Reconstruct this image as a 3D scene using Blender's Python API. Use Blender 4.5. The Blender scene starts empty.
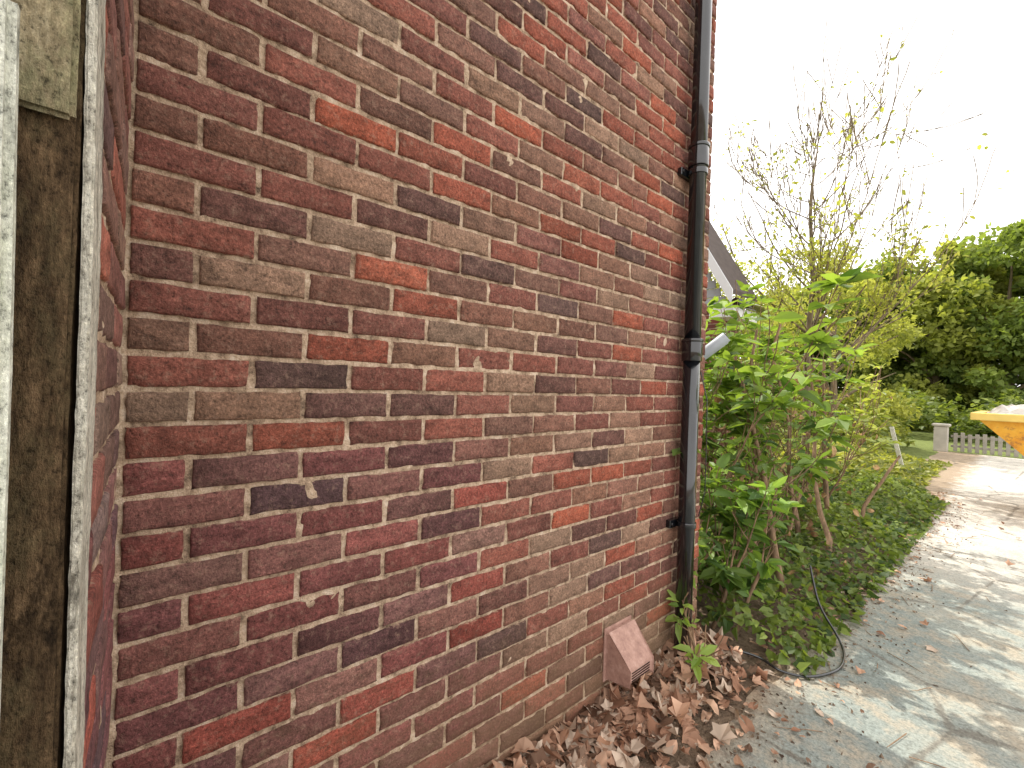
import bpy, math, random
import numpy as np
from mathutils import Vector, Matrix
random.seed(7); rng=np.random.default_rng(7)
scene=bpy.context.scene
scene.view_settings.view_transform='Standard'
scene.view_settings.look='None'; scene.view_settings.exposure=0

# ---------------------------------------------------------------- helpers
def link(o,parent=None):
    scene.collection.objects.link(o)
    if parent is not None: o.parent=parent
    return o
def empty(name,loc=(0,0,0)):
    o=bpy.data.objects.new(name,None); o.location=loc; o.empty_display_size=.2
    return link(o)
def mesh_np(name,V,faces,mat,parent=None,col=None,smooth=True):
    if not isinstance(faces,list): faces=[faces]
    V=np.asarray(V,dtype=np.float32)
    me=bpy.data.meshes.new(name)
    me.vertices.add(len(V)); me.vertices.foreach_set('co',V.ravel())
    nl=sum(f.size for f in faces); npoly=sum(len(f) for f in faces)
    me.loops.add(nl); me.polygons.add(npoly)
    me.loops.foreach_set('vertex_index',np.concatenate([f.ravel() for f in faces]).astype(np.int32))
    tot=np.concatenate([np.full(len(f),f.shape[1]) for f in faces]).astype(np.int32)
    st=np.concatenate([[0],np.cumsum(tot)[:-1]]).astype(np.int32)
    me.polygons.foreach_set('loop_start',st)
    me.polygons.foreach_set('loop_total',tot)
    me.polygons.foreach_set('use_smooth',np.full(npoly,smooth))
    me.update(calc_edges=True)
    if col is not None:
        a=me.color_attributes.new('Col','FLOAT_COLOR','POINT')
        c=np.ones((len(V),4),dtype=np.float32); c[:,:col.shape[1]]=col
        a.data.foreach_set('color',c.ravel())
    if mat: me.materials.append(mat)
    o=bpy.data.objects.new(name,me)
    return link(o,parent)
def box(name,a,b,mat,parent=None,bev=0.0,seg=2):
    x0,y0,z0=a;x1,y1,z1=b
    V=[(x0,y0,z0),(x1,y0,z0),(x1,y1,z0),(x0,y1,z0),(x0,y0,z1),(x1,y0,z1),(x1,y1,z1),(x0,y1,z1)]
    F=np.array([(0,3,2,1),(4,5,6,7),(0,1,5,4),(1,2,6,5),(2,3,7,6),(3,0,4,7)])
    o=mesh_np(name,V,F,mat,parent,smooth=False)
    if bev>0:
        m=o.modifiers.new('b','BEVEL'); m.width=bev; m.segments=seg
    return o
def poly(name,V,F,mat,parent=None,bev=0,smooth=False):
    me=bpy.data.meshes.new(name); me.from_pydata(V,[],F); me.update()
    if mat: me.materials.append(mat)
    o=bpy.data.objects.new(name,me); link(o,parent)
    if bev: 
        m=o.modifiers.new('b','BEVEL'); m.width=bev; m.segments=2
    return o
def tubes(name,paths,mat,parent=None,k=6,col=None):
    Vs=[];Fs=[];off=0
    for pts,rad in paths:
        pts=np.asarray(pts,float); n=len(pts)
        T=np.gradient(pts,axis=0); T/= (np.linalg.norm(T,axis=1,keepdims=True)+1e-9)
        ref=np.array([0.31,0.17,0.93]) if abs(T[0,2])<.9 else np.array([1.,.1,0])
        A=np.cross(T,ref); A/= (np.linalg.norm(A,axis=1,keepdims=True)+1e-9)
        B=np.cross(T,A)
        ang=np.arange(k)*2*math.pi/k
        rad=np.asarray(rad,float).reshape(-1,1,1)
        ring=pts[:,None,:]+rad*(np.cos(ang)[None,:,None]*A[:,None,:]+np.sin(ang)[None,:,None]*B[:,None,:])
        Vs.append(ring.reshape(-1,3))
        i=np.arange(n-1)[:,None]*k; j=np.arange(k)[None,:]; j2=(j+1)%k
        Fs.append(np.stack([i+j,i+j2,i+k+j2,i+k+j],-1).reshape(-1,4)+off)
        off+=n*k
    return mesh_np(name,np.concatenate(Vs),np.concatenate(Fs),mat,parent)
def cyl(name,p0,p1,r,mat,parent=None,k=20,r1=None,bev=0):
    p0=Vector(p0);p1=Vector(p1);d=(p1-p0);L=d.length;d.normalize()
    a=d.orthogonal().normalized(); b=d.cross(a); r1=r if r1 is None else r1
    V=[];F=[]
    for i in range(k):
        t=2*math.pi*i/k; V.append(p0+(a*math.cos(t)+b*math.sin(t))*r)
    for i in range(k):
        t=2*math.pi*i/k; V.append(p1+(a*math.cos(t)+b*math.sin(t))*r1)
    for i in range(k): F.append((i,(i+1)%k,k+(i+1)%k,k+i))
    F.append(tuple(range(k))[::-1]); F.append(tuple(range(k,2*k)))
    o=poly(name,V,F,mat,parent)
    for p in o.data.polygons: p.use_smooth = len(p.vertices)==4
    if bev:
        m=o.modifiers.new('b','BEVEL'); m.width=bev;m.segments=2;m.limit_method='ANGLE'
    return o

# ---------------------------------------------------------------- materials
class M:
    def __init__(s,name):
        s.m=bpy.data.materials.new(name); s.m.use_nodes=True
        s.t=s.m.node_tree; s.n=s.t.nodes; s.l=s.t.links
        s.b=s.n['Principled BSDF']; s.out=s.n['Material Output']
        s.tc=s.n.new('ShaderNodeTexCoord'); s.b.inputs['Specular IOR Level'].default_value=.3
    def L(s,a,b): s.l.new(a,b)
    def noise(s,scale,detail=4,rough=.6,vec=None,stretch=None,dist=0):
        v=vec or s.tc.outputs['Object']
        if stretch:
            mp=s.n.new('ShaderNodeMapping'); mp.inputs['Scale'].default_value=stretch; s.L(v,mp.inputs[0]); v=mp.outputs[0]
        t=s.n.new('ShaderNodeTexNoise'); t.inputs['Scale'].default_value=scale
        t.inputs['Detail'].default_value=detail; t.inputs['Roughness'].default_value=rough
        t.inputs['Distortion'].default_value=dist
        s.L(v,t.inputs['Vector']); return t.outputs['Fac']
    def ramp(s,fac,stops):
        r=s.n.new('ShaderNodeValToRGB'); e=r.color_ramp.elements
        while len(e)>1: e.remove(e[-1])
        for i,(p,c) in enumerate(stops):
            if not isinstance(c,(tuple,list)): c=(c,c,c)
            if i==0: e[0].position=p; x=e[0]
            else: x=e.new(p)
            x.color=(*c,1)
        s.L(fac,r.inputs[0]); return r.outputs[0]
    def mix(s,fac,a,b,mode='MIX'):
        r=s.n.new('ShaderNodeMix'); r.data_type='RGBA'; r.blend_type=mode
        for k,v in ((0,fac),(6,a),(7,b)):
            if isinstance(v,(int,float)): r.inputs[k].default_value=v if k==0 else (v,v,v,1)
            elif isinstance(v,tuple): r.inputs[k].default_value=(*v,1)
            else: s.L(v,r.inputs[k])
        return r.outputs[2]
    def math(s,op,a,b=0):
        r=s.n.new('ShaderNodeMath'); r.operation=op
        for k,v in ((0,a),(1,b)):
            if isinstance(v,(int,float)): r.inputs[k].default_value=v
            else: s.L(v,r.inputs[k])
        return r.outputs[0]
    def attr(s):
        a=s.n.new('ShaderNodeAttribute'); a.attribute_name='Col'; return a
    def color(s,c):
        if isinstance(c,tuple): s.b.inputs['Base Color'].default_value=(*c,1)
        else: s.L(c,s.b.inputs['Base Color'])
    def rough(s,v):
        if isinstance(v,(int,float)): s.b.inputs['Roughness'].default_value=v
        else: s.L(v,s.b.inputs['Roughness'])
    def bump(s,h,strength=.5,dist=.01):
        b=s.n.new('ShaderNodeBump'); b.inputs['Strength'].default_value=strength; b.inputs['Distance'].default_value=dist
        s.L(h,b.inputs['Height']); s.L(b.outputs[0],s.b.inputs['Normal'])
    def sep(s):
        x=s.n.new('ShaderNodeSeparateXYZ'); s.L(s.tc.outputs['Object'],x.inputs[0]); return x.outputs

def simple(name,c,rough=.6,var=.25,scale=20,bump=.2,metal=0):
    m=M(name); n=m.noise(scale,3)
    m.color(m.mix(n,tuple(x*(1-var) for x in c),tuple(min(1,x*(1+var)) for x in c)))
    m.rough(rough); m.bump(m.noise(scale*6,2),bump,.004); m.b.inputs['Metallic'].default_value=metal
    return m.m

def brick_mat():
    m=M('brick_clay'); a=m.attr(); base=a.outputs['Color']; edge=a.outputs['Alpha']
    n1=m.noise(16,4,.65,stretch=(1,1,2.2)); n2=m.noise(130,4,.8)
    c=m.mix(1.0,base,m.ramp(n1,[(.25,.45),(.45,.9),(.6,1.12),(.78,1.55)]),'MULTIPLY')
    c=m.mix(1.0,c,m.ramp(n2,[(.3,.25),(.46,.93),(.55,1.1),(.68,1.85)]),'MULTIPLY')
    n4=m.noise(42,5,.8)
    c=m.mix(m.ramp(n4,[(.53,0.0),(.69,.5)]),c,(.43,.28,.205))
    c=m.mix(m.ramp(n4,[(.3,.85),(.44,0.0)]),c,(.058,.034,.028))
    e=m.math('ADD',m.math('MULTIPLY',edge,.6),m.math('MULTIPLY',n4,.8))
    c=m.mix(m.ramp(e,[(.8,0.0),(.95,.9)]),c,(.55,.385,.27))
    z=m.sep()[2]
    zz=m.math('ADD',z,m.math('MULTIPLY',n1,.6))
    c=m.mix(m.ramp(zz,[(.3,.6),(.85,0.0)]),c,(.25,.155,.085))
    m.color(c); m.rough(.8); m.b.inputs['Specular IOR Level'].default_value=.22
    m.bump(m.math('ADD',n2,m.math('MULTIPLY',n4,.6)),1.0,.008); return m.m
def mortar_mat():
    m=M('mortar'); n=m.noise(26,5,.8)
    c=m.ramp(n,[(.3,(.09,.06,.045)),(.42,(.36,.25,.17)),(.54,(.6,.44,.31)),(.72,(.8,.67,.54))])
    z=m.sep()[2]
    c=m.mix(m.ramp(m.math('ADD',z,m.math('MULTIPLY',n,.6)),[(.3,.45),(.8,0.0)]),c,(.34,.225,.12))
    m.color(c); m.rough(.95)
    m.bump(m.noise(90,4,.8),1.0,.01); return m.m
def brick_tex_mat(name,axis='x'):
    m=M(name); s=m.sep(); cb=m.n.new('ShaderNodeCombineXYZ')
    m.L(m.math('ADD',s[0],s[1]),cb.inputs[0]); m.L(s[2],cb.inputs[1])
    b=m.n.new('ShaderNodeTexBrick'); b.inputs['Scale'].default_value=1; b.inputs['Brick Width'].default_value=.225
    b.inputs['Row Height'].default_value=.075; b.inputs['Mortar Size'].default_value=.006
    b.inputs['Color1'].default_value=(.25,.08,.06,1); b.inputs['Color2'].default_value=(.13,.06,.055,1); b.inputs['Mortar'].default_value=(.4,.3,.22,1)
    m.L(cb.outputs[0],b.inputs['Vector'])
    m.color(m.mix(.5,b.outputs['Color'],m.ramp(m.noise(20),[(.3,.6),(.7,1.3)]),'MULTIPLY')); m.rough(.9)
    m.bump(m.math('SUBTRACT',1,b.outputs['Fac']),.6,.006); return m.m
def leaf_mat(name,trans=.35,rough=.45,gloss=.35,tint=(1.35,1.4,.7)):
    m=M(name); c=m.attr().outputs['Color']
    m.color(c); m.rough(rough); m.b.inputs['Specular IOR Level'].default_value=gloss
    tr=m.n.new('ShaderNodeBsdfTranslucent'); m.L(m.mix(1.0,c,tint,'MULTIPLY'),tr.inputs[0])
    mx=m.n.new('ShaderNodeMixShader'); mx.inputs[0].default_value=trans
    m.L(m.b.outputs[0],mx.inputs[1]); m.L(tr.outputs[0],mx.inputs[2]); m.L(mx.outputs[0],m.out.inputs[0]); return m.m
def bark_mat(name,c1,c2,sc=12):
    m=M(name); n=m.noise(sc,3,.7,stretch=(1,1,.25))
    m.color(m.ramp(n,[(.3,c1),(.7,c2)])); m.rough(.9); return m.m
def wood_mat(name,dark,mid,light,green,amt=.4,bs=1.0):
    m=M(name)
    n=m.noise(60,6,.8,stretch=(1,1,.2)); n2=m.noise(190,4,.8,stretch=(1,1,.7)); nb=m.noise(13,5,.8,stretch=(1,1,.5))
    c=m.ramp(n,[(.34,dark),(.5,mid),(.66,light)])
    c=m.mix(m.ramp(nb,[(.48,0.0),(.6,amt)]),c,green)
    c=m.mix(m.ramp(nb,[(.34,.85),(.44,0.0)]),c,tuple(x*.45 for x in dark))
    c=m.mix(1.0,c,m.ramp(n2,[(.33,.3),(.46,.95),(.55,1.05),(.7,1.6)]),'MULTIPLY')
    m.color(c); m.rough(.92); m.b.inputs['Specular IOR Level'].default_value=.15
    m.bump(m.math('ADD',n,m.math('ADD',n2,nb)),bs,.004); return m.m

MB=brick_mat(); MM=mortar_mat(); MBT=brick_tex_mat('brick_courses')
MLEAF=leaf_mat('green_leaf',.42,tint=(1.5,1.5,.6)); MTREE=leaf_mat('tree_leaf',.5,.6,.2,(1.5,1.5,.7)); MDRY=leaf_mat('dry_leaf',.12,.8,.15,(1.3,1.,.7))
MBARK=bark_mat('bark',(.09,.07,.045),(.26,.2,.13)); MTWIG=bark_mat('twig_bark',(.12,.08,.05),(.36,.23,.14),30)

# ---------------------------------------------------------------- bricks
PAL=[((.245,.09,.066),6),((.205,.08,.062),5.5),((.295,.088,.056),3.0),((.145,.068,.055),2.8),
     ((.25,.132,.09),4.6),((.285,.17,.115),2.2),((.34,.096,.056),.9),((.215,.103,.074),5.5),((.115,.064,.054),1.4)]
def pick(u,z):
    w=[p[1] for p in PAL]
    if z>1.9 and u>.8: w[2]*=2.6; w[6]*=3.0
    if u<.7 and z<1.3: w[1]*=2.5; w[0]*=1.5; w[4]*=.5; w[5]*=.3; w[3]*=1.2
    if z<.6 and u>1.0: w[5]*=2.5; w[4]*=2
    if u<.9 and z>1.5: w[7]*=1.6; w[3]*=1.6
    c=random.choices([p[0] for p in PAL],w)[0]
    k=random.uniform(.84,1.2); t=random.uniform(-.08,.08)
    c=(c[0]*k*(1+t),c[1]*k,c[2]*k*(1-t*.5))
    if u<.8 and z<1.2: c=(c[0]*.95,c[1]*.88,c[2]*1.04)
    return c
BL,BH,MJ=.2172,.0673,.0078
def brick_face(name,O,U,N,length,z0,z1,mat,parent,half0=True,tone=(1,1,1)):
    O=np.array(O,float);U=np.array(U,float);N=np.array(N,float);Z=np.array([0,0,1.])
    Vs=[];Fs=[];Cs=[];off=0
    row=0; z=z0
    while z<z1:
        u=0.0; first=True; dz=random.uniform(-.0008,.0008)
        while u<length-.03:
            L=BL
            if first and (row%2==0)==half0: L=.1048
            first=False
            ue=min(u+L,length)
            if length-ue<.03: ue=length
            H=BH+random.uniform(-.0026,.0010)
            us=u+random.uniform(-.001,.0015); Lr=(ue-us)+random.uniform(-.0028,.0006)
            nin=max(3,int(Lr/.022)); 
            gu=np.concatenate([[0,.0018,.006],np.linspace(.006,Lr-.006,nin)[1:-1],[Lr-.006,Lr-.0018,Lr]])
            gz=np.concatenate([[0,.0018,.006],np.linspace(.006,H-.006,4)[1:-1],[H-.006,H-.0018,H]])
            nu,nz=len(gu),len(gz)
            ru=np.minimum(np.arange(nu),np.arange(nu)[::-1]); rz=np.minimum(np.arange(nz),np.arange(nz)[::-1])
            R=np.minimum(ru[:,None],rz[None,:])
            D=np.where(R==0,-.024,np.where(R==1,-.0022,0.0)).astype(float)
            GU=np.repeat(gu[:,None],nz,1).copy(); GZ=np.repeat(gz[None,:],nu,0).copy()
            j=rng.normal(0,1,(nu,nz)); j2=rng.normal(0,1,(nu,nz)); j3=rng.normal(0,1,(nu,nz))
            amp=np.where(R<=1,.0009,.0003)
            GU+=amp*j; 
            wz=np.cumsum(rng.normal(0,.0004,nu)); wz-=wz.mean()
            GZ+=amp*j2+wz[:,None]
            D+=np.where(R==0,0,np.where(R==1,-abs(j3)*.0014,j3*.0004))
            if random.random()<.3:
                ci=random.choice([1,nu-2,random.randrange(1,nu-1)]); cj=random.choice([1,nz-2])
                D[max(0,ci-1):ci+2,cj]-=random.uniform(.002,.006)
            off_d=random.gauss(0,.0013); tu=random.gauss(0,.007); tz=random.gauss(0,.018)
            D=D+off_d+tu*(GU-Lr/2)+tz*(GZ-H/2)
            P=O+ (us+GU)[...,None]*U+(z+dz+GZ)[...,None]*Z+D[...,None]*N
            Vs.append(P.reshape(-1,3))
            i=np.arange(nu-1)[:,None]*nz; k=np.arange(nz-1)[None,:]
            q=np.stack([i+k,i+nz+k,i+nz+k+1,i+k+1],-1).reshape(-1,4)
            if np.dot(np.cross(U,Z),N)<0: q=q[:,::-1]
            Fs.append(q+off); off+=nu*nz
            c=pick(us,z); C=np.zeros((nu*nz,4)); C[:,:3]=np.array(c)*np.array(tone)
            if random.random()<.5:
                g=np.linspace(random.uniform(.6,1),random.uniform(.9,1.35),nu)
                if random.random()<.5: g=g[::-1]
                C[:,:3]*=np.repeat(g,nz)[:,None]
            C[:,3]=np.where(R==0,1,np.where(R==1,.64,np.where(R==2,.3,0))).ravel()
            Cs.append(C)
            u+=L+MJ
        z+=.075; row+=1
    return mesh_np(name,np.concatenate(Vs),np.concatenate(Fs),mat,parent,col=np.concatenate(Cs))

Y0=-0.052; Y1=2.36
house=empty('brick_house')
ZB=-.055
brick_face('side_wall_bricks',(0,Y0+.006,ZB),(0,1,0),(1,0,0),Y1-Y0-.006,0,5.2,MB,house)
brick_face('return_wall_bricks',(.004,Y0,ZB),(1,0,0),(0,1,0),.545,0,5.2,MB,house,half0=False,tone=(1.25,1.45,1.6))  # tone puts the return's brighter light into its brick colour
def mortar(name,O,U,N,length,h):
    nu=int(length/.012); nz=int(h/.0125)
    g=rng.normal(0,1,(nu+1,nz+1)); 
    for _ in range(2): g=(g+np.roll(g,1,0)+np.roll(g,-1,0)+np.roll(g,1,1)+np.roll(g,-1,1))/5
    uu=np.linspace(0,length,nu+1)[:,None]; zz=np.linspace(0,h,nz+1)[None,:]
    O=np.array(O,float);U=np.array(U,float);N=np.array(N,float)
    P=O+(uu+0*zz)[...,None]*U+(zz+0*uu)[...,None]*np.array([0,0,1.])+(g*.006)[...,None]*N
    i=np.arange(nu)[:,None]*(nz+1); k=np.arange(nz)[None,:]
    q=np.stack([i+k,i+nz+1+k,i+nz+2+k,i+k+1],-1).reshape(-1,4)
    return mesh_np(name,P.reshape(-1,3),q,MM,house)
mortar('side_wall_mortar',(-.0068,Y0-.006,ZB),(0,1,0),(1,0,0),Y1-Y0,5.2)
mortar('return_wall_mortar',(-.004,Y0-.0055,ZB),(1,0,0),(0,1,0),.546,5.2)
box('house_body',(-7,-6,-.1),(-.020,Y1-.004,5.2),MBT,house)
box('return_body',(-.016,-.30,-.1),(.548,Y0-.018,5.2),MBT,house)
MROOF=simple('roof_tile',(.09,.07,.065),.8,.4,8)
poly('unseen_roof',[(.3,-6.3,5.2),(.3,Y1+.2,5.2),(-7.3,Y1+.2,5.2),(-7.3,-6.3,5.2),(-3.5,-6.3,7.4),(-3.5,Y1+.2,7.4),
             (.3,-6.3,5.12),(.3,Y1+.2,5.12),(-7.3,Y1+.2,5.12),(-7.3,-6.3,5.12)],
     [(0,1,5,4),(2,3,4,5),(1,2,5),(3,0,4),(6,9,8,7),(0,6,7,1),(1,7,8,2),(2,8,9,3),(3,9,6,0)],MROOF,house)  # out of view; added so the house casts its full shadow

# ---------------------------------------------------------------- drainpipe
MBLK=M('black_plastic'); nn=MBLK.noise(25,4); MBLK.color(MBLK.mix(MBLK.ramp(nn,[(.55,0.0),(.75,.3)]),(.005,.006,.008),(.04,.045,.05))); MBLK.rough(MBLK.ramp(nn,[(.3,.08),(.7,.2)])); MBLK.b.inputs['Specular IOR Level'].default_value=.6
MBLK.b.inputs['Coat Weight'].default_value=.5; MBLK.b.inputs['Coat Roughness'].default_value=.06
MBLK=MBLK.m
dp=empty('drainpipe'); PX,PY=.062,2.09
cyl('pipe_lower',(PX,PY,0.0),(PX,PY,1.62),.041,MBLK,dp,28)
cyl('pipe_upper',(PX,PY,1.62),(PX,PY,5.1),.040,MBLK,dp,28)
for z in (1.60,2.58):
    cyl('socket',(PX,PY,z-.055),(PX,PY,z+.055),.049,MBLK,dp,28,bev=.004)
    cyl('socket_ring',(PX,PY,z+.04),(PX,PY,z+.058),.053,MBLK,dp,28,bev=.004)
for z in (.72,2.50,4.2):
    cyl('bracket_band',(PX,PY,z-.014),(PX,PY,z+.014),.047,MBLK,dp,28,bev=.002)
    box('bracket_plate',(-.004,PY-.085,z-.02),(.022,PY+.085,z+.02),MBLK,dp,.003)
    for s in (-1,1): cyl('bracket_screw',(.02,PY+s*.07,z),(.03,PY+s*.07,z),.008,MBLK,dp,10)
cab=[(PX+.03,PY+.06,5.0)]+[(PX-.02+.006*math.sin(i*1.7),PY+.062+.006*math.cos(i*2.3),4.8-i*.2) for i in range(20)]
tubes('alarm_cable',[(cab,[.006]*len(cab))],MBLK,dp)
cab=[(.02,2.27,1.5),(.05,2.29,1.35),(.055,2.29,1.1),(.05,2.3,.85),(.03,2.28,.72)]
tubes('loose_wire',[(cab,[.003]*len(cab))],MBLK,dp)
MGREY=simple('grey_plastic',(.42,.46,.5),.4,.1,20,.05)
sc=empty('grey_wall_tube')  # grey tube on the wall end, built up with invented camera parts
cyl('wall_plate',(-.05,2.357,1.60),(-.05,2.375,1.60),.035,MGREY,sc,20,bev=.003)
cyl('arm',(-.05,2.37,1.60),(-.045,2.42,1.615),.012,MGREY,sc,12)
cyl('housing',(-.085,2.41,1.565),(.06,2.46,1.69),.027,MGREY,sc,24,bev=.004)
cyl('sunshield',(-.07,2.41,1.585),(.068,2.457,1.705),.031,MGREY,sc,24,bev=.003)
cyl('lens',(.068,2.457,1.705),(.071,2.458,1.707),.02,MBLK,sc,20)

# ---------------------------------------------------------------- vent cowl
MVENT=M('terracotta_vent'); MVENT.color(MVENT.ramp(MVENT.noise(30,5,.75),[(.3,(.27,.15,.12)),(.55,(.42,.25,.2)),(.75,(.54,.37,.31))])); MVENT.rough(.6); MVENT=MVENT.m
vc=empty('air_vent_cowl'); a,b=1.54,1.71
prof=[(0,.335),(.03,.335),(.125,.225),(.125,.165),(0,.13)]
V=[(x,a,z) for x,z in prof]+[(x,b,z) for x,z in prof]
poly('hood',V,[(4,3,2,1,0),(5,6,7,8,9),(5,6,1,0)[::-1],(1,2,7,6)[::-1],(2,3,8,7)[::-1],(3,4,9,8)[::-1]],MVENT,vc,.009)
box('flange',(-.001,a-.012,.12),(.007,b+.012,.35),MVENT,vc,.003)
for i in range(4): box('louvre',(.1245,a+.02,.174+i*.011),(.1275,b-.02,.178+i*.011),MBLK,vc)

# ---------------------------------------------------------------- fence
MW1=wood_mat('rough_sawn_wood',(.03,.019,.011),(.095,.06,.032),(.21,.135,.075),(.13,.105,.055),.4)
MW2=wood_mat('weathered_wood',(.36,.36,.3),(.58,.58,.5),(.74,.74,.65),(.5,.52,.4),.4,.6)
MW2b=wood_mat('pale_wood_edge',(.16,.14,.11),(.52,.48,.4),(.74,.7,.6),(.68,.65,.56),.5)  # pale speckled wood for the strip on the post edge
MW3=wood_mat('greenish_wood',(.1,.08,.045),(.25,.2,.12),(.4,.34,.22),(.24,.24,.13),.5)  # lighter, greener wood than the post, for the cleat
def plank(name,a,b,mat,parent,n=60,j=.0,chamfer=.004):
    o=box(name,a,b,mat,parent)
    import bmesh
    bm=bmesh.new(); bm.from_mesh(o.data)
    bmesh.ops.bevel(bm,geom=bm.edges[:],offset=chamfer,segments=2,affect='EDGES')
    es=[e for e in bm.edges if abs(e.verts[0].co.z-e.verts[1].co.z)>.1]
    bmesh.ops.subdivide_edges(bm,edges=es,cuts=n,use_grid_fill=True)
    ph=random.uniform(0,6)
    for v in bm.verts:
        w=.0012*math.sin(v.co.z*3+ph)+.0006*math.sin(v.co.z*11+ph)
        v.co.x+=w+random.gauss(0,1)*j; v.co.y+=w+random.gauss(0,1)*j
    bm.to_mesh(o.data); bm.free(); return o
fe=empty('wooden_fence')
plank('post',(.552,-.15,-.05),(.618,-.0575,2.6),MW1,fe,150,.0002,.003)
plank('post_edge_strip',(.549,-.055,-.05),(.62,-.0475,2.6),MW2b,fe,200,.00025,.0018)
plank('cleat',(.6205,-.13,1.615),(.629,-.059,2.3),MW3,fe,60,.0002)
plank('rail',(.625,-1.6,1.35),(.665,-.14,1.44),MW1,fe,4)
plank('rail_low',(.625,-1.6,.35),(.665,-.14,.44),MW1,fe,4)
for i in range(12):
    y=-.083-i*.118
    plank('picket',(.668,y-.1,.02),(.686,y,1.672+(random.uniform(-.01,.01) if i else 0)),MW2,fe,60,.0001,.005)

# ---------------------------------------------------------------- ground
gm=M('soil_and_grass')
s=gm.sep()
n=gm.noise(6,6,.7); nf=gm.noise(40,4,.7)
soil=gm.ramp(n,[(.3,(.1,.07,.045)),(.55,(.22,.155,.105)),(.75,(.34,.26,.18))])
grass=gm.ramp(n,[(.3,(.09,.12,.03)),(.7,(.24,.28,.08))])
far=gm.ramp(gm.math('ADD',gm.math('MULTIPLY',s[1],.1),gm.math('MULTIPLY',n,.3)),[(.55,0.0),(.9,1.0)])
gm.color(gm.mix(1.0,gm.mix(far,soil,grass),gm.ramp(nf,[(.3,.6),(.7,1.3)]),'MULTIPLY')); gm.rough(.95)
gm.bump(gm.math('ADD',n,nf),1,.03)
mesh_np('ground',[(-300,-300,0),(300,-300,0),(300,400,0),(-300,400,0)],np.array([(0,1,2,3)]),gm.m,smooth=False)

pm=M('path_concrete'); s=pm.sep()
n1=pm.noise(1.1,5,.65); n2=pm.noise(5,7,.75); n3=pm.noise(80,4,.8)
near=pm.ramp(n1,[(.32,(.18,.215,.205)),(.5,(.255,.28,.255)),(.66,(.36,.355,.3))])
near=pm.mix(pm.ramp(n2,[(.47,0.0),(.62,.8)]),near,(.36,.305,.23))
near=pm.mix(pm.ramp(n2,[(.3,.6),(.43,0.0)]),near,(.12,.12,.1))
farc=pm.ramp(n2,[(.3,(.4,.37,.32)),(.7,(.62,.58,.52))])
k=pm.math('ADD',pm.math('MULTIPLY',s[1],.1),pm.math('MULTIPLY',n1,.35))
c=pm.mix(pm.ramp(k,[(.58,0.0),(.82,1.0)]),near,farc)  # paler drive surface; near shade and far sun also go into the colour
e=pm.math('ADD',s[0],pm.math('MULTIPLY',n2,.9))
c=pm.mix(pm.ramp(e,[(.8,.95),(1.25,0.0)]),c,(.3,.225,.155))
vo=pm.n.new('ShaderNodeTexVoronoi'); vo.feature='DISTANCE_TO_EDGE'; vo.inputs['Scale'].default_value=.9; vo.inputs['Randomness'].default_value=1
pm.L(pm.tc.outputs['Object'],vo.inputs['Vector'])
jf=pm.ramp(pm.math('ADD',vo.outputs['Distance'],pm.math('MULTIPLY',n2,.08)),[(.042,.7),(.052,0.0)])
c=pm.mix(jf,c,(.14,.12,.095))
c=pm.mix(1.0,c,pm.ramp(n3,[(.32,.6),(.5,1.0),(.68,1.3)]),'MULTIPLY')
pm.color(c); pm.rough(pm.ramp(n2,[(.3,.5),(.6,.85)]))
pm.bump(pm.math('ADD',pm.math('MULTIPLY',n2,.6),pm.math('MULTIPLY',n3,.5)),.8,.012)
ys=np.concatenate([np.arange(-4,8,.12),np.arange(8,16.2,.3)])
le=[]
for y in ys:
    x=.43+.05*math.sin(y*2.1)+random.uniform(-.03,.03)
    if y>7.6: x=.43-.75*min(1,(y-7.6)/5)+random.uniform(-.05,.05)
    le.append(x)
V=[(x,y,.004) for x,y in zip(le,ys)]+[(14,y,.004) for y in ys]; nY=len(ys)
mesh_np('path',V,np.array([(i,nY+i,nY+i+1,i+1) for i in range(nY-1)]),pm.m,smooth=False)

# ---------------------------------------------------------------- leaves
TS=np.array([(0,0,0),(.3,.24,.05),(.68,.2,.03),(1,0,-.08),(.68,-.2,.03),(.3,-.24,.05)]); FS=np.array([(0,3,2,1),(0,5,4,3)])
TI=np.array([(0,0,0),(-.05,.35,.04),(.35,.42,.05),(1,0,-.08),(.35,-.42,.05),(-.05,-.35,.04)]); FI=np.array([(0,3,2,1),(0,5,4,3)])
rl=[.3,.62,.48,.8,.62,1.0,.62,.8,.48,.62,.3]
TM=[(0,0,0)]
for i,r in enumerate(rl):
    an=math.radians(-150+i*30); TM.append((r*.55*math.cos(an)+.15,r*.6*math.sin(an),.0))
TM=np.array(TM); FM=np.array([(0,i+1,i+2) for i in range(10)])
TO=[(0,0,0)]
for i in range(11):
    an=math.radians(-165+i*33); TO.append((.5*math.cos(an)*(1.05 if abs(an)<.4 else .9),.3*math.sin(an),0))
TO=np.array(TO)
def unit(a): return a/(np.linalg.norm(a,axis=-1,keepdims=True)+1e-9)
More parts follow.
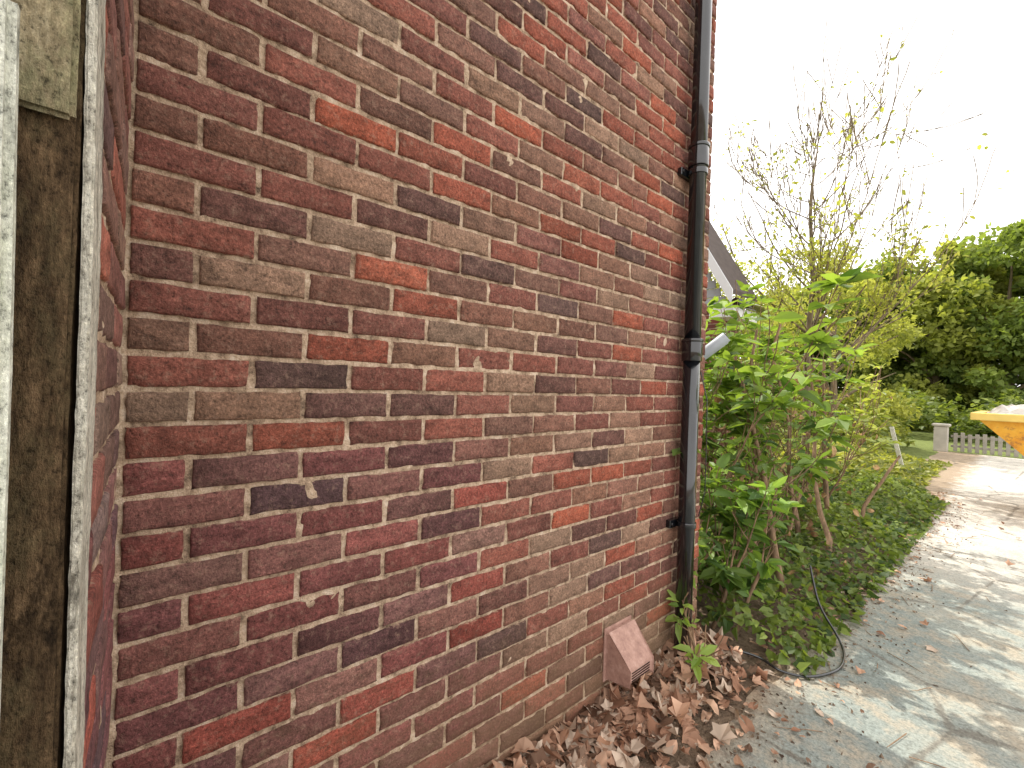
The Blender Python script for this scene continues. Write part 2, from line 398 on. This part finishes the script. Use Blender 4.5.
def leaves(name,P,D,Nn,S,C,mat,parent=None,T=TS,F=FS,curl=0.0,wid=1.0):
    P=np.asarray(P,float);D=unit(np.asarray(D,float));Nn=np.asarray(Nn,float)
    sd=unit(np.cross(Nn,D)); Nn=np.cross(D,sd); n=len(P); S=np.asarray(S).reshape(n,1,1)
    TT=np.repeat(T[None],n,0).copy(); TT[:,:,1]*=wid
    if curl>0:
        cu=rng.normal(0,curl,(n,1)); cv=rng.normal(curl*.8,curl,(n,1))
        TT[:,:,2]+=cu*TT[:,:,0]**2*1.5+cv*TT[:,:,1]**2*3+rng.normal(0,curl*.1,(n,T.shape[0]))
    V=P[:,None,:]+S*(TT[:,:,0:1]*D[:,None,:]+TT[:,:,1:2]*sd[:,None,:]+TT[:,:,2:3]*Nn[:,None,:])
    FF=F[None]+(np.arange(n)*len(T))[:,None,None]
    col=np.repeat(np.asarray(C)[:,None,:],len(T),1)
    if len(T)>6: col=col*rng.uniform(.65,1.2,(n,len(T),1))
    return mesh_np(name,V.reshape(-1,3),FF.reshape(-1,F.shape[1]),mat,parent,col=col.reshape(-1,3),smooth=False)
def lerpcol(t,a,b): t=np.asarray(t).reshape(-1,1); return np.array(a)*(1-t)+np.array(b)*t

def grow(p,d,L,r,depth,paths,tips,spread=.8,up=.12,kids=(3,5),wob=.16,minr=.0015,ratio=(.5,.75)):
    n=max(4,int(L/.12)); n=min(n,9); pts=[p.copy()]; rs=[r]; dd=d.copy()
    for i in range(n):
        dd=dd+rng.normal(0,wob,3)*.6; dd[2]+=up*.4; dd/=np.linalg.norm(dd)
        p=p+dd*L/n; pts.append(p.copy()); rs.append(max(minr,r*(1-.6*(i+1)/n)))
    paths.append((pts,rs))
    if depth==0:
        for i in range(1,n+1): tips.append((pts[i],dd.copy(),i/n))
        return
    for c in range(random.randint(*kids)):
        k=random.randint(max(1,int(n*.3)),n); q=np.array(pts[k]); 
        base=np.array(pts[k])-np.array(pts[k-1]); base/=np.linalg.norm(base)
        nd=base+rng.normal(0,1,3)*spread*.55; nd[2]+=up; nd/=np.linalg.norm(nd)
        grow(q,nd,L*random.uniform(*ratio),rs[k]*.7,depth-1,paths,tips,spread,up,kids,wob,minr,ratio)
    grow(np.array(pts[-1]),dd,L*.6,rs[-1],depth-1,paths,tips,spread,up,kids,wob,minr,ratio)

def bare_tree(name,base,H,seedv,crown_low,R,nleaf):
    global rng
    keep_rng=rng; rng=np.random.default_rng(seedv); random.seed(seedv)
    e=empty(name); paths=[];tips=[]; b=np.array(base,float)
    n=16; lead=[b+[0.05*math.sin(i*.9)*(i/16),.04*math.cos(i*.7)*(i/16),H*i/n] for i in range(n+1)]
    paths.append((lead,[.07*(1-i/n)**.8+.006 for i in range(n+1)]))
    for i in range(28):
        f=.22+.70*(i/27); q=b+[0,0,H*f]; a=i*2.4+random.uniform(-.4,.4)
        L=R*(1.25-f*.75)*random.uniform(.8,1.15); upz=random.uniform(.35,.8)
        d=np.array([math.cos(a),math.sin(a),upz]); d/=np.linalg.norm(d)
        grow(q,d,L,.026*(1.2-f),2,paths,tips,spread=.8,up=.2,kids=(3,5),wob=.12,minr=.0058,ratio=(.38,.6))
    tubes('trunk_and_branches',paths,MBARK,e,5)
    idx=rng.integers(0,len(tips),nleaf)
    P=np.array([tips[i][0] for i in idx]); keep=rng.random(nleaf)<np.clip(1.3-(P[:,2]-crown_low)/(H*.24),.04,1)
    P=P[keep]; n=len(P); D=rng.normal(0,1,(n,3)); D[:,2]-=.5; Nn=rng.normal(0,.6,(n,3))+[0,0,1]
    P=P+rng.normal(0,.06,(n,3))
    leaves('crown_leaves',P,D,Nn,rng.uniform(.05,.11,n),lerpcol(rng.random(n),(.2,.23,.045),(.44,.44,.13)),MTREE,e)
    rng=keep_rng
    return e
bare_tree('ash_tree',(-1.45,9.2,0),6.2,11,2.6,2.1,18000)

def leafy_tree(name,base,H,R,nclump,per,ls,c1,c2,seedv,trunk=True,low=.15):
    random.seed(seedv); r2=np.random.default_rng(seedv); e=empty(name); b=np.array(base,float)
    if trunk:
        paths=[([b,b+[.1,0,H*.25],b+[.0,.1,H*.55],b+[.1,.1,H*.85]],[H*.022,H*.018,H*.012,H*.004])]
        for i in range(9):
            a=r2.uniform(0,6.28); z=r2.uniform(.2,.65)*H
            paths.append(([b+[0,0,z],b+[math.cos(a)*R*.4,math.sin(a)*R*.4,z+H*.12],b+[math.cos(a)*R*.8,math.sin(a)*R*.8,z+H*.2]],[H*.010,H*.006,H*.002]))
        tubes('trunk',paths,MBARK,e,6)
    PP=[];DD=[];CC=[];SS=[]
    for i in range(nclump):
        zz=r2.uniform(low,1.0); rr=R*math.sqrt(max(.05,1-((zz-.5)/.56)**2))
        a=r2.uniform(0,6.283); k=r2.uniform(.45,1.0)
        c=b+[math.cos(a)*rr*k,math.sin(a)*rr*k,zz*H]
        cr=r2.uniform(.12,.3)*R; sq=r2.uniform(.6,1.0)
        v=unit(r2.normal(0,1,(per,3))); rad=cr*r2.uniform(.2,1.12,(per,1))**.6
        off=v*rad; off[:,2]*=sq
        PP.append(c+off); D=v+r2.normal(0,.9,(per,3)); D[:,2]-=.2; DD.append(D)
        t=np.clip(r2.normal(.5,.25,per)*.5+.35*r2.random()+.25*v[:,2],0,1); CC.append(lerpcol(t,c1,c2)); SS.append(r2.uniform(.5,1.3,per)*ls)  # upper side of each clump coloured lighter, as lit from above
    P=np.concatenate(PP);D=np.concatenate(DD);n=len(P)
    leaves('crown',P,D,unit(D)*.2+r2.normal(0,1,(n,3))+[0,0,.2],np.concatenate(SS),np.concatenate(CC),MTREE,e,T=TI,F=FI)
    return e
G1,G2=(.075,.115,.028),(.28,.35,.085); Y1c,Y2c=(.15,.18,.035),(.42,.45,.11)
specs=[]
for x,y,H,R,cc,nc in [(-14,26,7.2,3.4,1,30),(-10.5,26,7.0,2.8,1,70),(-8.0,27,7.0,2.8,1,70),(-5.6,27,6.9,2.6,0,80),(-3.4,26,7.4,2.5,0,95),(-1.5,26,7.9,2.6,1,100),(.5,26,8.3,2.6,0,90),(2.6,27,8.9,2.9,0,90),
                 (6,26,9.3,3.4,0,50),(10,27,9.5,3.6,1,40),(14.5,26,9,4,0,30),(-12,31,7,4,0,40),(-7.5,31,7.8,3.5,1,70),(-3,31,8.8,3.6,0,80),(1,31,9.0,3.6,0,60),(5,32,8.5,4,0,40)]:
    specs.append(((x,y,-.3),H,R,nc,170,.19,*((Y1c,Y2c) if cc else (G1,G2))))
def mass2(name,specs):
    top=empty(name)
    for i,(b,H,R,nc,per,ls,c1,c2) in enumerate(specs):
        e=leafy_tree('t',b,H,R,nc,per,ls,c1,c2,100+i,low=.03)
        for ch in list(e.children): ch.parent=top
        bpy.data.objects.remove(e)
mass2('distant_trees',specs)
leafy_tree('hawthorn_tree',(-2.4,14.5,0),4.9,1.9,50,170,.09,Y1c,(.46,.47,.13),301)
leafy_tree('hawthorn_tree',(-5.6,15.5,0),5.6,2.2,50,170,.09,Y1c,(.46,.47,.13),302)
def mound(name,x0,x1,y0,y1,h,n,ls,c1,c2,seedv,hf=None,T=TI,F=FI,mat=MLEAF,drift=.25):
    r2=np.random.default_rng(seedv)
    x=r2.uniform(x0,x1,n); y=r2.uniform(y0,y1,n)
    f=(.55+.25*np.sin(x*3.1+1.3*np.sin(y*1.7))+.2*np.sin(y*2.7+x*1.9)+.12*np.sin(x*9+y*7))
    H=h*np.clip(f,.12,2)
    if hf is not None: H=H*hf(x,y)
    z=H*np.clip(1-abs(r2.normal(0,drift,n)),.02,1.15)
    P=np.stack([x,y,z+.01],1); D=r2.normal(0,.9,(n,3)); D[:,2]*=.5; D[:,0]+=.3;D[:,1]-=.3
    Nn=r2.normal(0,.55,(n,3))+[.15,-.2,1]
    pat=.5+.5*np.sin(x*2.3+y*1.1)*np.sin(y*1.9-x)
    t=np.clip(z/(h+1e-6)*.35+.25*pat+r2.normal(.2,.25,n),0,1)
    return leaves(name,P,D,Nn,r2.uniform(.4,1.4,n)*ls,lerpcol(t,c1,c2),mat,None,T,F,curl=.12)
edge=lambda x,y: np.clip((.46+.05*np.sin(y*3)-x)/.45,.08,1)
mound('ivy_ground_cover',-2.2,.5,2.45,8.2,.38,16000,.05,(.045,.085,.02),(.27,.34,.075),51,edge)
mound('ivy_ground_cover',-5.5,.1,8.0,13,.42,12000,.08,(.11,.14,.03),(.46,.46,.12),52,lambda x,y: np.clip((.35-(y-8)*.12-x)/.7,.08,1))
mound('bramble_hedge',-9,-.9,12.5,16.5,1.25,13000,.10,(.08,.12,.025),(.4,.42,.1),53)
mound('boundary_hedge',-16,14,19.5,23,1.7,22000,.15,(.05,.085,.02),(.26,.31,.07),54)

def shrub(name,base,H,nst,ll,seedv,c1,c2,nl,spread=.45,dens=1.0,lean=(0,0),wid=1.0,droop=0.15):
    random.seed(seedv); r2=np.random.default_rng(seedv); e=empty(name); paths=[];tips=[]
    for i in range(nst):
        a=r2.uniform(0,6.28); d=np.array([math.cos(a)*spread+lean[0],math.sin(a)*spread+lean[1],1.]); d/=np.linalg.norm(d)
        p=np.array(base)+[r2.normal(0,.1),r2.normal(0,.15),0]
        grow(p,d,H*.5*r2.uniform(.8,1.2),.014,2,paths,tips,spread=1.0,up=.22,kids=(2,3),minr=.0028)
    tubes('stems',paths,MTWIG,e,5)
    idx=r2.integers(0,len(tips),nl//5)
    P=[];D=[];Nn=[]
    for i in idx:
        q,dd,t=tips[i]; a0=r2.uniform(0,6.28)
        for k in range(5):
            a=a0+k*2.4; d=np.array([math.cos(a),math.sin(a),r2.uniform(-.45,.3)-droop])+dd*.35
            P.append(q+d*.01); D.append(d); Nn.append(np.array([0,0,1.])+r2.normal(0,.4,3))
    n=len(P); P=np.array(P); t=np.clip((P[:,2]/H)*.5+r2.normal(.2,.3,n),0,1)  # leaf colour lightens with height, imitating sun on the tops
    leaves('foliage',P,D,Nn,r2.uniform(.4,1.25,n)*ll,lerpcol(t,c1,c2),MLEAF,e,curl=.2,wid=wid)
    return e
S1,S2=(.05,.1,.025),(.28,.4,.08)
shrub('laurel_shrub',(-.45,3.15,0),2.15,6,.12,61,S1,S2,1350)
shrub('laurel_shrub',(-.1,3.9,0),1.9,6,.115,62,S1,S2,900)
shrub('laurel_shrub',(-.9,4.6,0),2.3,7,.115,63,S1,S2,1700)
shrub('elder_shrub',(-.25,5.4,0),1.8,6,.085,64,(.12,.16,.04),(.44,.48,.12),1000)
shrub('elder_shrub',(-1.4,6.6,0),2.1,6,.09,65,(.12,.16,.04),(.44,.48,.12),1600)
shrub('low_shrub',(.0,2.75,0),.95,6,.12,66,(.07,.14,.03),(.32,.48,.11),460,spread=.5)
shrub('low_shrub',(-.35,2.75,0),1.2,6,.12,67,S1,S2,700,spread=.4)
shrub('seedling_plant',(.10,1.93,0),.42,2,.075,68,(.2,.34,.07),(.38,.5,.13),40,spread=.3)
random.seed(5); dp_=[]
for b,t in (((.0,4.9,0),(-.15,5.0,1.7)),((.05,5.2,0),(.35,5.5,.8)),((-.15,3.6,0),(-.35,3.9,1.9)),((-.5,4.1,0),(-.3,4.3,2.0)),((-.1,4.4,0),(-.5,4.9,1.9)),((.1,3.4,0),(-.2,3.3,1.6)),((.15,4.2,0),(-.1,4.6,1.5))):
    b=np.array(b);t=np.array(t); dp_.append(([b+(t-b)*i/7+rng.normal(0,.02,3)*(i>0) for i in range(8)],[.024*(1-.08*i) for i in range(8)]))
tubes('old_shrub_trunks',dp_,MTWIG)
n=160; P=np.stack([rng.uniform(-.9,.3,n),rng.uniform(2.8,5.6,n),rng.uniform(.1,1.5,n)],1)
leaves('withered_leaves',P,rng.normal(0,1,(n,3))-[0,0,.6],rng.normal(0,1,(n,3)),rng.uniform(.04,.09,n),lerpcol(rng.random(n),(.2,.11,.06),(.42,.28,.14)),MDRY,None,TO,FM,curl=.4)

# ---------------------------------------------------------------- leaf litter
def litter(name,P,S,parent=None,flat=.35,seedv=1,curl=.3,T=TM):
    r2=np.random.default_rng(seedv); n=len(P)
    D=r2.normal(0,1,(n,3)); D[:,2]*=flat; Nn=r2.normal(0,flat,(n,3))+[0,0,1]
    t=r2.random(n); C=lerpcol(t,(.28,.145,.09),(.66,.43,.3)); dk=r2.random(n)<.25; C[dk]*=.4
    gy_=r2.random(n)<.18; C[gy_]=np.array((.56,.44,.34))
    return leaves(name,P,D,Nn,S,C,MDRY,parent,T,FM,curl=curl)
def pile(n,seed_,T,s0,s1):
    r=np.random.default_rng(seed_)
    y=r.uniform(.6,2.35,n); x=np.abs(r.normal(0,.15,n))+.02; x=np.where(x>.45,r.uniform(0,.4,n),x)
    h=np.clip(.12-(x*.3),.008,.2)*np.clip(.75+np.sin(y*3.2)*.35,.2,1.1)
    z=.018+h*r.uniform(.1,1,n)
    litter('fallen_leaves',np.stack([x,y,z],1),r.uniform(s0,s1,n),seedv=seed_,T=T,curl=.4)
pile(560,3,TM,.05,.125); pile(420,13,TO,.05,.1)
n=420; y=rng.uniform(1.0,9,n); x=.40+rng.normal(0,.15,n); litter('fallen_leaves',np.stack([x,y,np.full(n,.018)],1),rng.uniform(.02,.06,n),flat=.2,seedv=4,T=TO)
n=50; y=rng.uniform(1.2,9,n); x=rng.uniform(.5,3.5,n); litter('fallen_leaves',np.stack([x,y,np.full(n,.018)],1),rng.uniform(.03,.08,n),flat=.2,seedv=5,T=TM)
n=2600; y=rng.uniform(.6,8,n); x=.36+rng.normal(0,.2,n)
Cc=lerpcol(rng.random(n),(.06,.04,.03),(.32,.24,.17)); D_=rng.normal(0,1,(n,3))
leaves('path_edge_debris',np.stack([x,y,np.full(n,.008)],1),D_,rng.normal(0,1,(n,3)),rng.uniform(.006,.02,n),Cc,MDRY,None,TI,FI,curl=.3)
tw=[]
for i in range(50):
    x=.45+abs(random.gauss(0,.35)); y=random.uniform(1.2,8); a=random.uniform(0,6.28); L=random.uniform(.04,.22)
    tw.append(([(x+math.cos(a)*L*k/3,y+math.sin(a)*L*k/3+random.gauss(0,.006),.010) for k in range(4)],[.002,.002,.002,.001]))
tubes('fallen_twigs',tw,MTWIG,None,4)
pts=[]
ctrl=[(.30,3.2,.32),(.38,3.1,.14),(.50,3.0,.03),(.56,2.85,.016),(.57,2.68,.016),(.5,2.5,.016),(.4,2.42,.025),(.3,2.42,.04),(.2,2.35,.06),(.12,2.3,.08)]
for i in range(len(ctrl)-1):
    p0=np.array(ctrl[max(0,i-1)]);p1=np.array(ctrl[i]);p2=np.array(ctrl[i+1]);p3=np.array(ctrl[min(len(ctrl)-1,i+2)])
    for t in np.linspace(0,1,6)[:-1]:
        pts.append(.5*((2*p1)+(-p0+p2)*t+(2*p0-5*p1+4*p2-p3)*t*t+(-p0+3*p1-3*p2+p3)*t**3))
tubes('black_cable',[(pts,[.0065]*len(pts))],MBLK,None,8)

# ---------------------------------------------------------------- neighbouring gabled house
MWHT=simple('white_upvc',(.72,.74,.76),.45,.06,5,.05); MCLAD=simple('grey_cladding',(.42,.45,.48),.6,.1,5,.1)
gh=empty('gabled_house'); gy=6.6; ex=-1.70; ez=2.86; PT=1.75; DP=.9
W=3.4; cx=ex-W/2; ap=ez+W/2*PT
box('walls',(ex-W+.25,gy+.3,0),(ex-.25,gy+DP-.1,ez),MBT,gh)
for i in range(22):
    z=ez-.1+i*.14; hw=(ap-.5-z)/PT
    if hw>.1: box('cladding_board',(cx-hw,gy+.262-.004,z),(cx+hw,gy+.276,z+.13),MCLAD,gh,.004)
for sgn in (-1,1):
    xe=cx+sgn*W/2
    V=[(xe,gy,ez),(cx,gy,ap),(cx,gy+DP,ap),(xe,gy+DP,ez),(xe,gy,ez+.07),(cx,gy,ap+.1),(cx,gy+DP,ap+.1),(xe,gy+DP,ez+.07)]
    poly('roof_slope',V,[(0,1,2,3),(4,7,6,5),(0,4,5,1),(3,2,6,7),(0,3,7,4),(1,5,6,2)],MROOF,gh)
    V=[(xe,gy-.03,ez-.18),(cx,gy-.03,ap-.2),(cx,gy-.03,ap+.08),(xe,gy-.03,ez+.06),(xe,gy-.003,ez-.18),(cx,gy-.003,ap-.2),(cx,gy-.003,ap+.08),(xe,gy-.003,ez+.06)]
    poly('bargeboard',V,[(0,1,2,3),(7,6,5,4),(0,4,5,1),(3,2,6,7),(0,3,7,4),(1,5,6,2)],MWHT,gh)
    a_,b_=sorted((xe-sgn*.35,xe+sgn*.01)); box('soffit_box',(a_,gy+.0,ez-.34),(b_,gy+DP-.02,ez-.185),MWHT,gh)
    cyl('gutter',(xe+sgn*.06,gy-.05,ez-.13),(xe+sgn*.06,gy+DP,ez-.13),.055,MBLK,gh,14)
# ---------------------------------------------------------------- boundary fence, pillar, posts
MST=simple('pale_stone',(.46,.43,.38),.9,.25,6,.6); MST2=simple('grey_timber',(.3,.28,.24),.9,.3,9,.5)
bw=empty('low_boundary_fence')
for i in range(46):
    x=-.1+i*.13
    box('pale',(x,16.2,0.02),(x+.075,16.225,.50+.02*math.sin(i*2.1)),MST2,bw,.006)
box('top_rail',(-.15,16.228,.38),(6,16.268,.44),MST2,bw,.004); box('low_rail',(-.15,16.228,.12),(6,16.268,.18),MST2,bw,.004)
pl=empty('stone_pillar')
box('shaft',(-.45,15.9,0),(-.18,16.12,.66),MST,pl,.02); box('cap',(-.49,15.87,.662),(-.14,16.155,.73),MST,pl,.02)
plank('leaning_post',(0,0,0),(.06,.06,.85),MW2,None,10,.001)
o=bpy.data.objects['leaning_post']; o.location=(-.32,10.6,0); o.rotation_euler=(0,math.radians(-13),0)
# ---------------------------------------------------------------- skip
def yel():
    m=M('yellow_paint'); n=m.noise(5,6,.7)
    c=m.ramp(n,[(.35,(.66,.27,.025)),(.6,(.78,.42,.05)),(.75,(.8,.52,.14))])
    c=m.mix(m.ramp(m.noise(9,6,.75),[(.56,0.0),(.64,.7)]),c,(.3,.12,.05)); m.color(c); m.rough(.5); return m.m
MYEL=yel(); MRIM=simple('skip_rim_paint',(.76,.56,.16),.5,.2,6)
sk=empty('rubbish_skip'); xa,xb=.74,4.3; ya,yb=7.7,9.3; zr=1.19; zb=.12; xa2,xb2=1.72,3.32; ins=.12
V=[(xa,ya,zr),(xb,ya,zr),(xb,yb,zr),(xa,yb,zr),(xa2,ya+ins,zb),(xb2,ya+ins,zb),(xb2,yb-ins,zb),(xa2,yb-ins,zb)]
o=poly('hull',V,[(0,4,5,1),(1,5,6,2),(2,6,7,3),(3,7,4,0),(4,7,6,5)],MYEL,sk)
m_=o.modifiers.new('s','SOLIDIFY'); m_.thickness=.012
for nm,a,b in (('rim',(xa-.04,ya-.05,zr-.04),(xb+.04,ya+.03,zr+.05)),('rim',(xa-.04,yb-.03,zr-.04),(xb+.04,yb+.05,zr+.05)),
               ('rim',(xa-.04,ya+.031,zr-.04),(xa+.05,yb-.031,zr+.05)),('rim',(xb-.05,ya+.031,zr-.04),(xb+.04,yb-.031,zr+.05))):
    box(nm,a,b,MRIM,sk,.01)
for x in (1.5,2.5,3.5):
    poly('rib',[(x-.05,ya-.035,zr-.05),(x+.05,ya-.035,zr-.05),(x+.05,ya+ins-.03,zb),(x-.05,ya+ins-.03,zb),(x-.05,ya+.02,zr-.05),(x+.05,ya+.02,zr-.05),(x+.05,ya+ins+.02,zb),(x-.05,ya+ins+.02,zb)],
         [(0,3,2,1),(0,4,7,3),(1,2,6,5),(2,3,7,6),(0,1,5,4)],MYEL,sk)
for x in (1.3,3.8):
    cyl('lifting_lug',(x,ya-.12,.85),(x,ya+.02,.85),.05,MRIM,sk,14)
box('skid',(xa2,ya+ins+.05,0.005),(xb2,ya+ins+.15,zb-.002),MYEL,sk); box('skid',(xa2,yb-ins-.15,0.005),(xb2,yb-ins-.05,zb-.002),MYEL,sk)
hx=np.linspace(xa+.06,xb-.06,50); hy=np.linspace(ya+.05,yb-.05,26); X,Yy=np.meshgrid(hx,hy,indexing='ij')
Zh=zr-.05+.34*np.clip(np.sin((X-xa)/(xb-xa)*3.14),0,1)**.5*np.sin((Yy-ya)/(yb-ya)*3.14)**.6+rng.normal(0,.03,X.shape)
q=np.stack([np.arange(49)[:,None]*26+np.arange(25)[None],(np.arange(49)[:,None]+1)*26+np.arange(25)[None],(np.arange(49)[:,None]+1)*26+np.arange(25)[None]+1,np.arange(49)[:,None]*26+np.arange(25)[None]+1],-1).reshape(-1,4)
mesh_np('rubble',np.stack([X,Yy,Zh],-1).reshape(-1,3),q,simple('rubble',(.5,.47,.43),.95,.35,8,.8),sk,smooth=False)
cabs=[]
for z0 in (14.6,13.4):
    cabs.append(([(-24+i*2,24+.1*i,z0-.6*math.sin(i/22*3.14)) for i in range(23)],[.014]*23))
tubes('overhead_cables',cabs,MBLK,None,5)

# ---------------------------------------------------------------- camera
D=1.16; th=math.radians(50.3); ro=math.radians(1.9)
F=Vector((-math.sin(th),math.cos(th),0)); R=Vector((math.cos(th),math.sin(th),0)); U=Vector((0,0,1))
r_=R*math.cos(ro)+U*math.sin(ro); u_=U*math.cos(ro)-R*math.sin(ro)
mt=Matrix((( r_.x,u_.x,-F.x,D),(r_.y,u_.y,-F.y,0),(r_.z,u_.z,-F.z,1.40),(0,0,0,1)))
cam=bpy.data.cameras.new('camera'); co=bpy.data.objects.new('camera',cam); link(co); co.matrix_world=mt
cam.sensor_width=36; cam.lens=430/1024*36; cam.clip_start=.02; cam.clip_end=1500; scene.camera=co

# ---------------------------------------------------------------- light
el=math.radians(56); sx,sy=-.99,.1
S=Vector((sx*math.cos(el),sy*math.cos(el),math.sin(el))).normalized()
sun=bpy.data.lights.new('sun','SUN'); sun.energy=5.0; sun.angle=math.radians(.6); sun.color=(1,.95,.85)
so=bpy.data.objects.new('sun',sun); link(so); so.rotation_euler=S.to_track_quat('Z','Y').to_euler()
w=bpy.data.worlds.new('World'); scene.world=w; w.use_nodes=True; nt=w.node_tree; bg=nt.nodes['Background']
sky=nt.nodes.new('ShaderNodeTexSky'); sky.sky_type='NISHITA'; sky.sun_disc=False; sky.sun_elevation=el; sky.sun_rotation=math.atan2(sx,sy)%(2*math.pi)
sky.dust_density=4; sky.air_density=1
tc=nt.nodes.new('ShaderNodeTexCoord'); ns=nt.nodes.new('ShaderNodeTexNoise'); ns.inputs['Scale'].default_value=1.6; ns.inputs['Detail'].default_value=2
nt.links.new(tc.outputs['Generated'],ns.inputs['Vector'])
cr=nt.nodes.new('ShaderNodeValToRGB'); cr.color_ramp.elements[0].position=.3; cr.color_ramp.elements[0].color=(.82,.82,.82,1); cr.color_ramp.elements[1].position=.6; cr.color_ramp.elements[1].color=(.97,.97,.97,1)
nt.links.new(ns.outputs['Fac'],cr.inputs[0])
mx=nt.nodes.new('ShaderNodeMix'); mx.data_type='RGBA'; nt.links.new(cr.outputs[0],mx.inputs[0]); nt.links.new(sky.outputs[0],mx.inputs[6])
mx.inputs[7].default_value=(17,16.5,16.1,1)     # flat warm white added to the sky to whiten it and brighten the scene
nt.links.new(mx.outputs[2],bg.inputs[0]); bg.inputs[1].default_value=.145
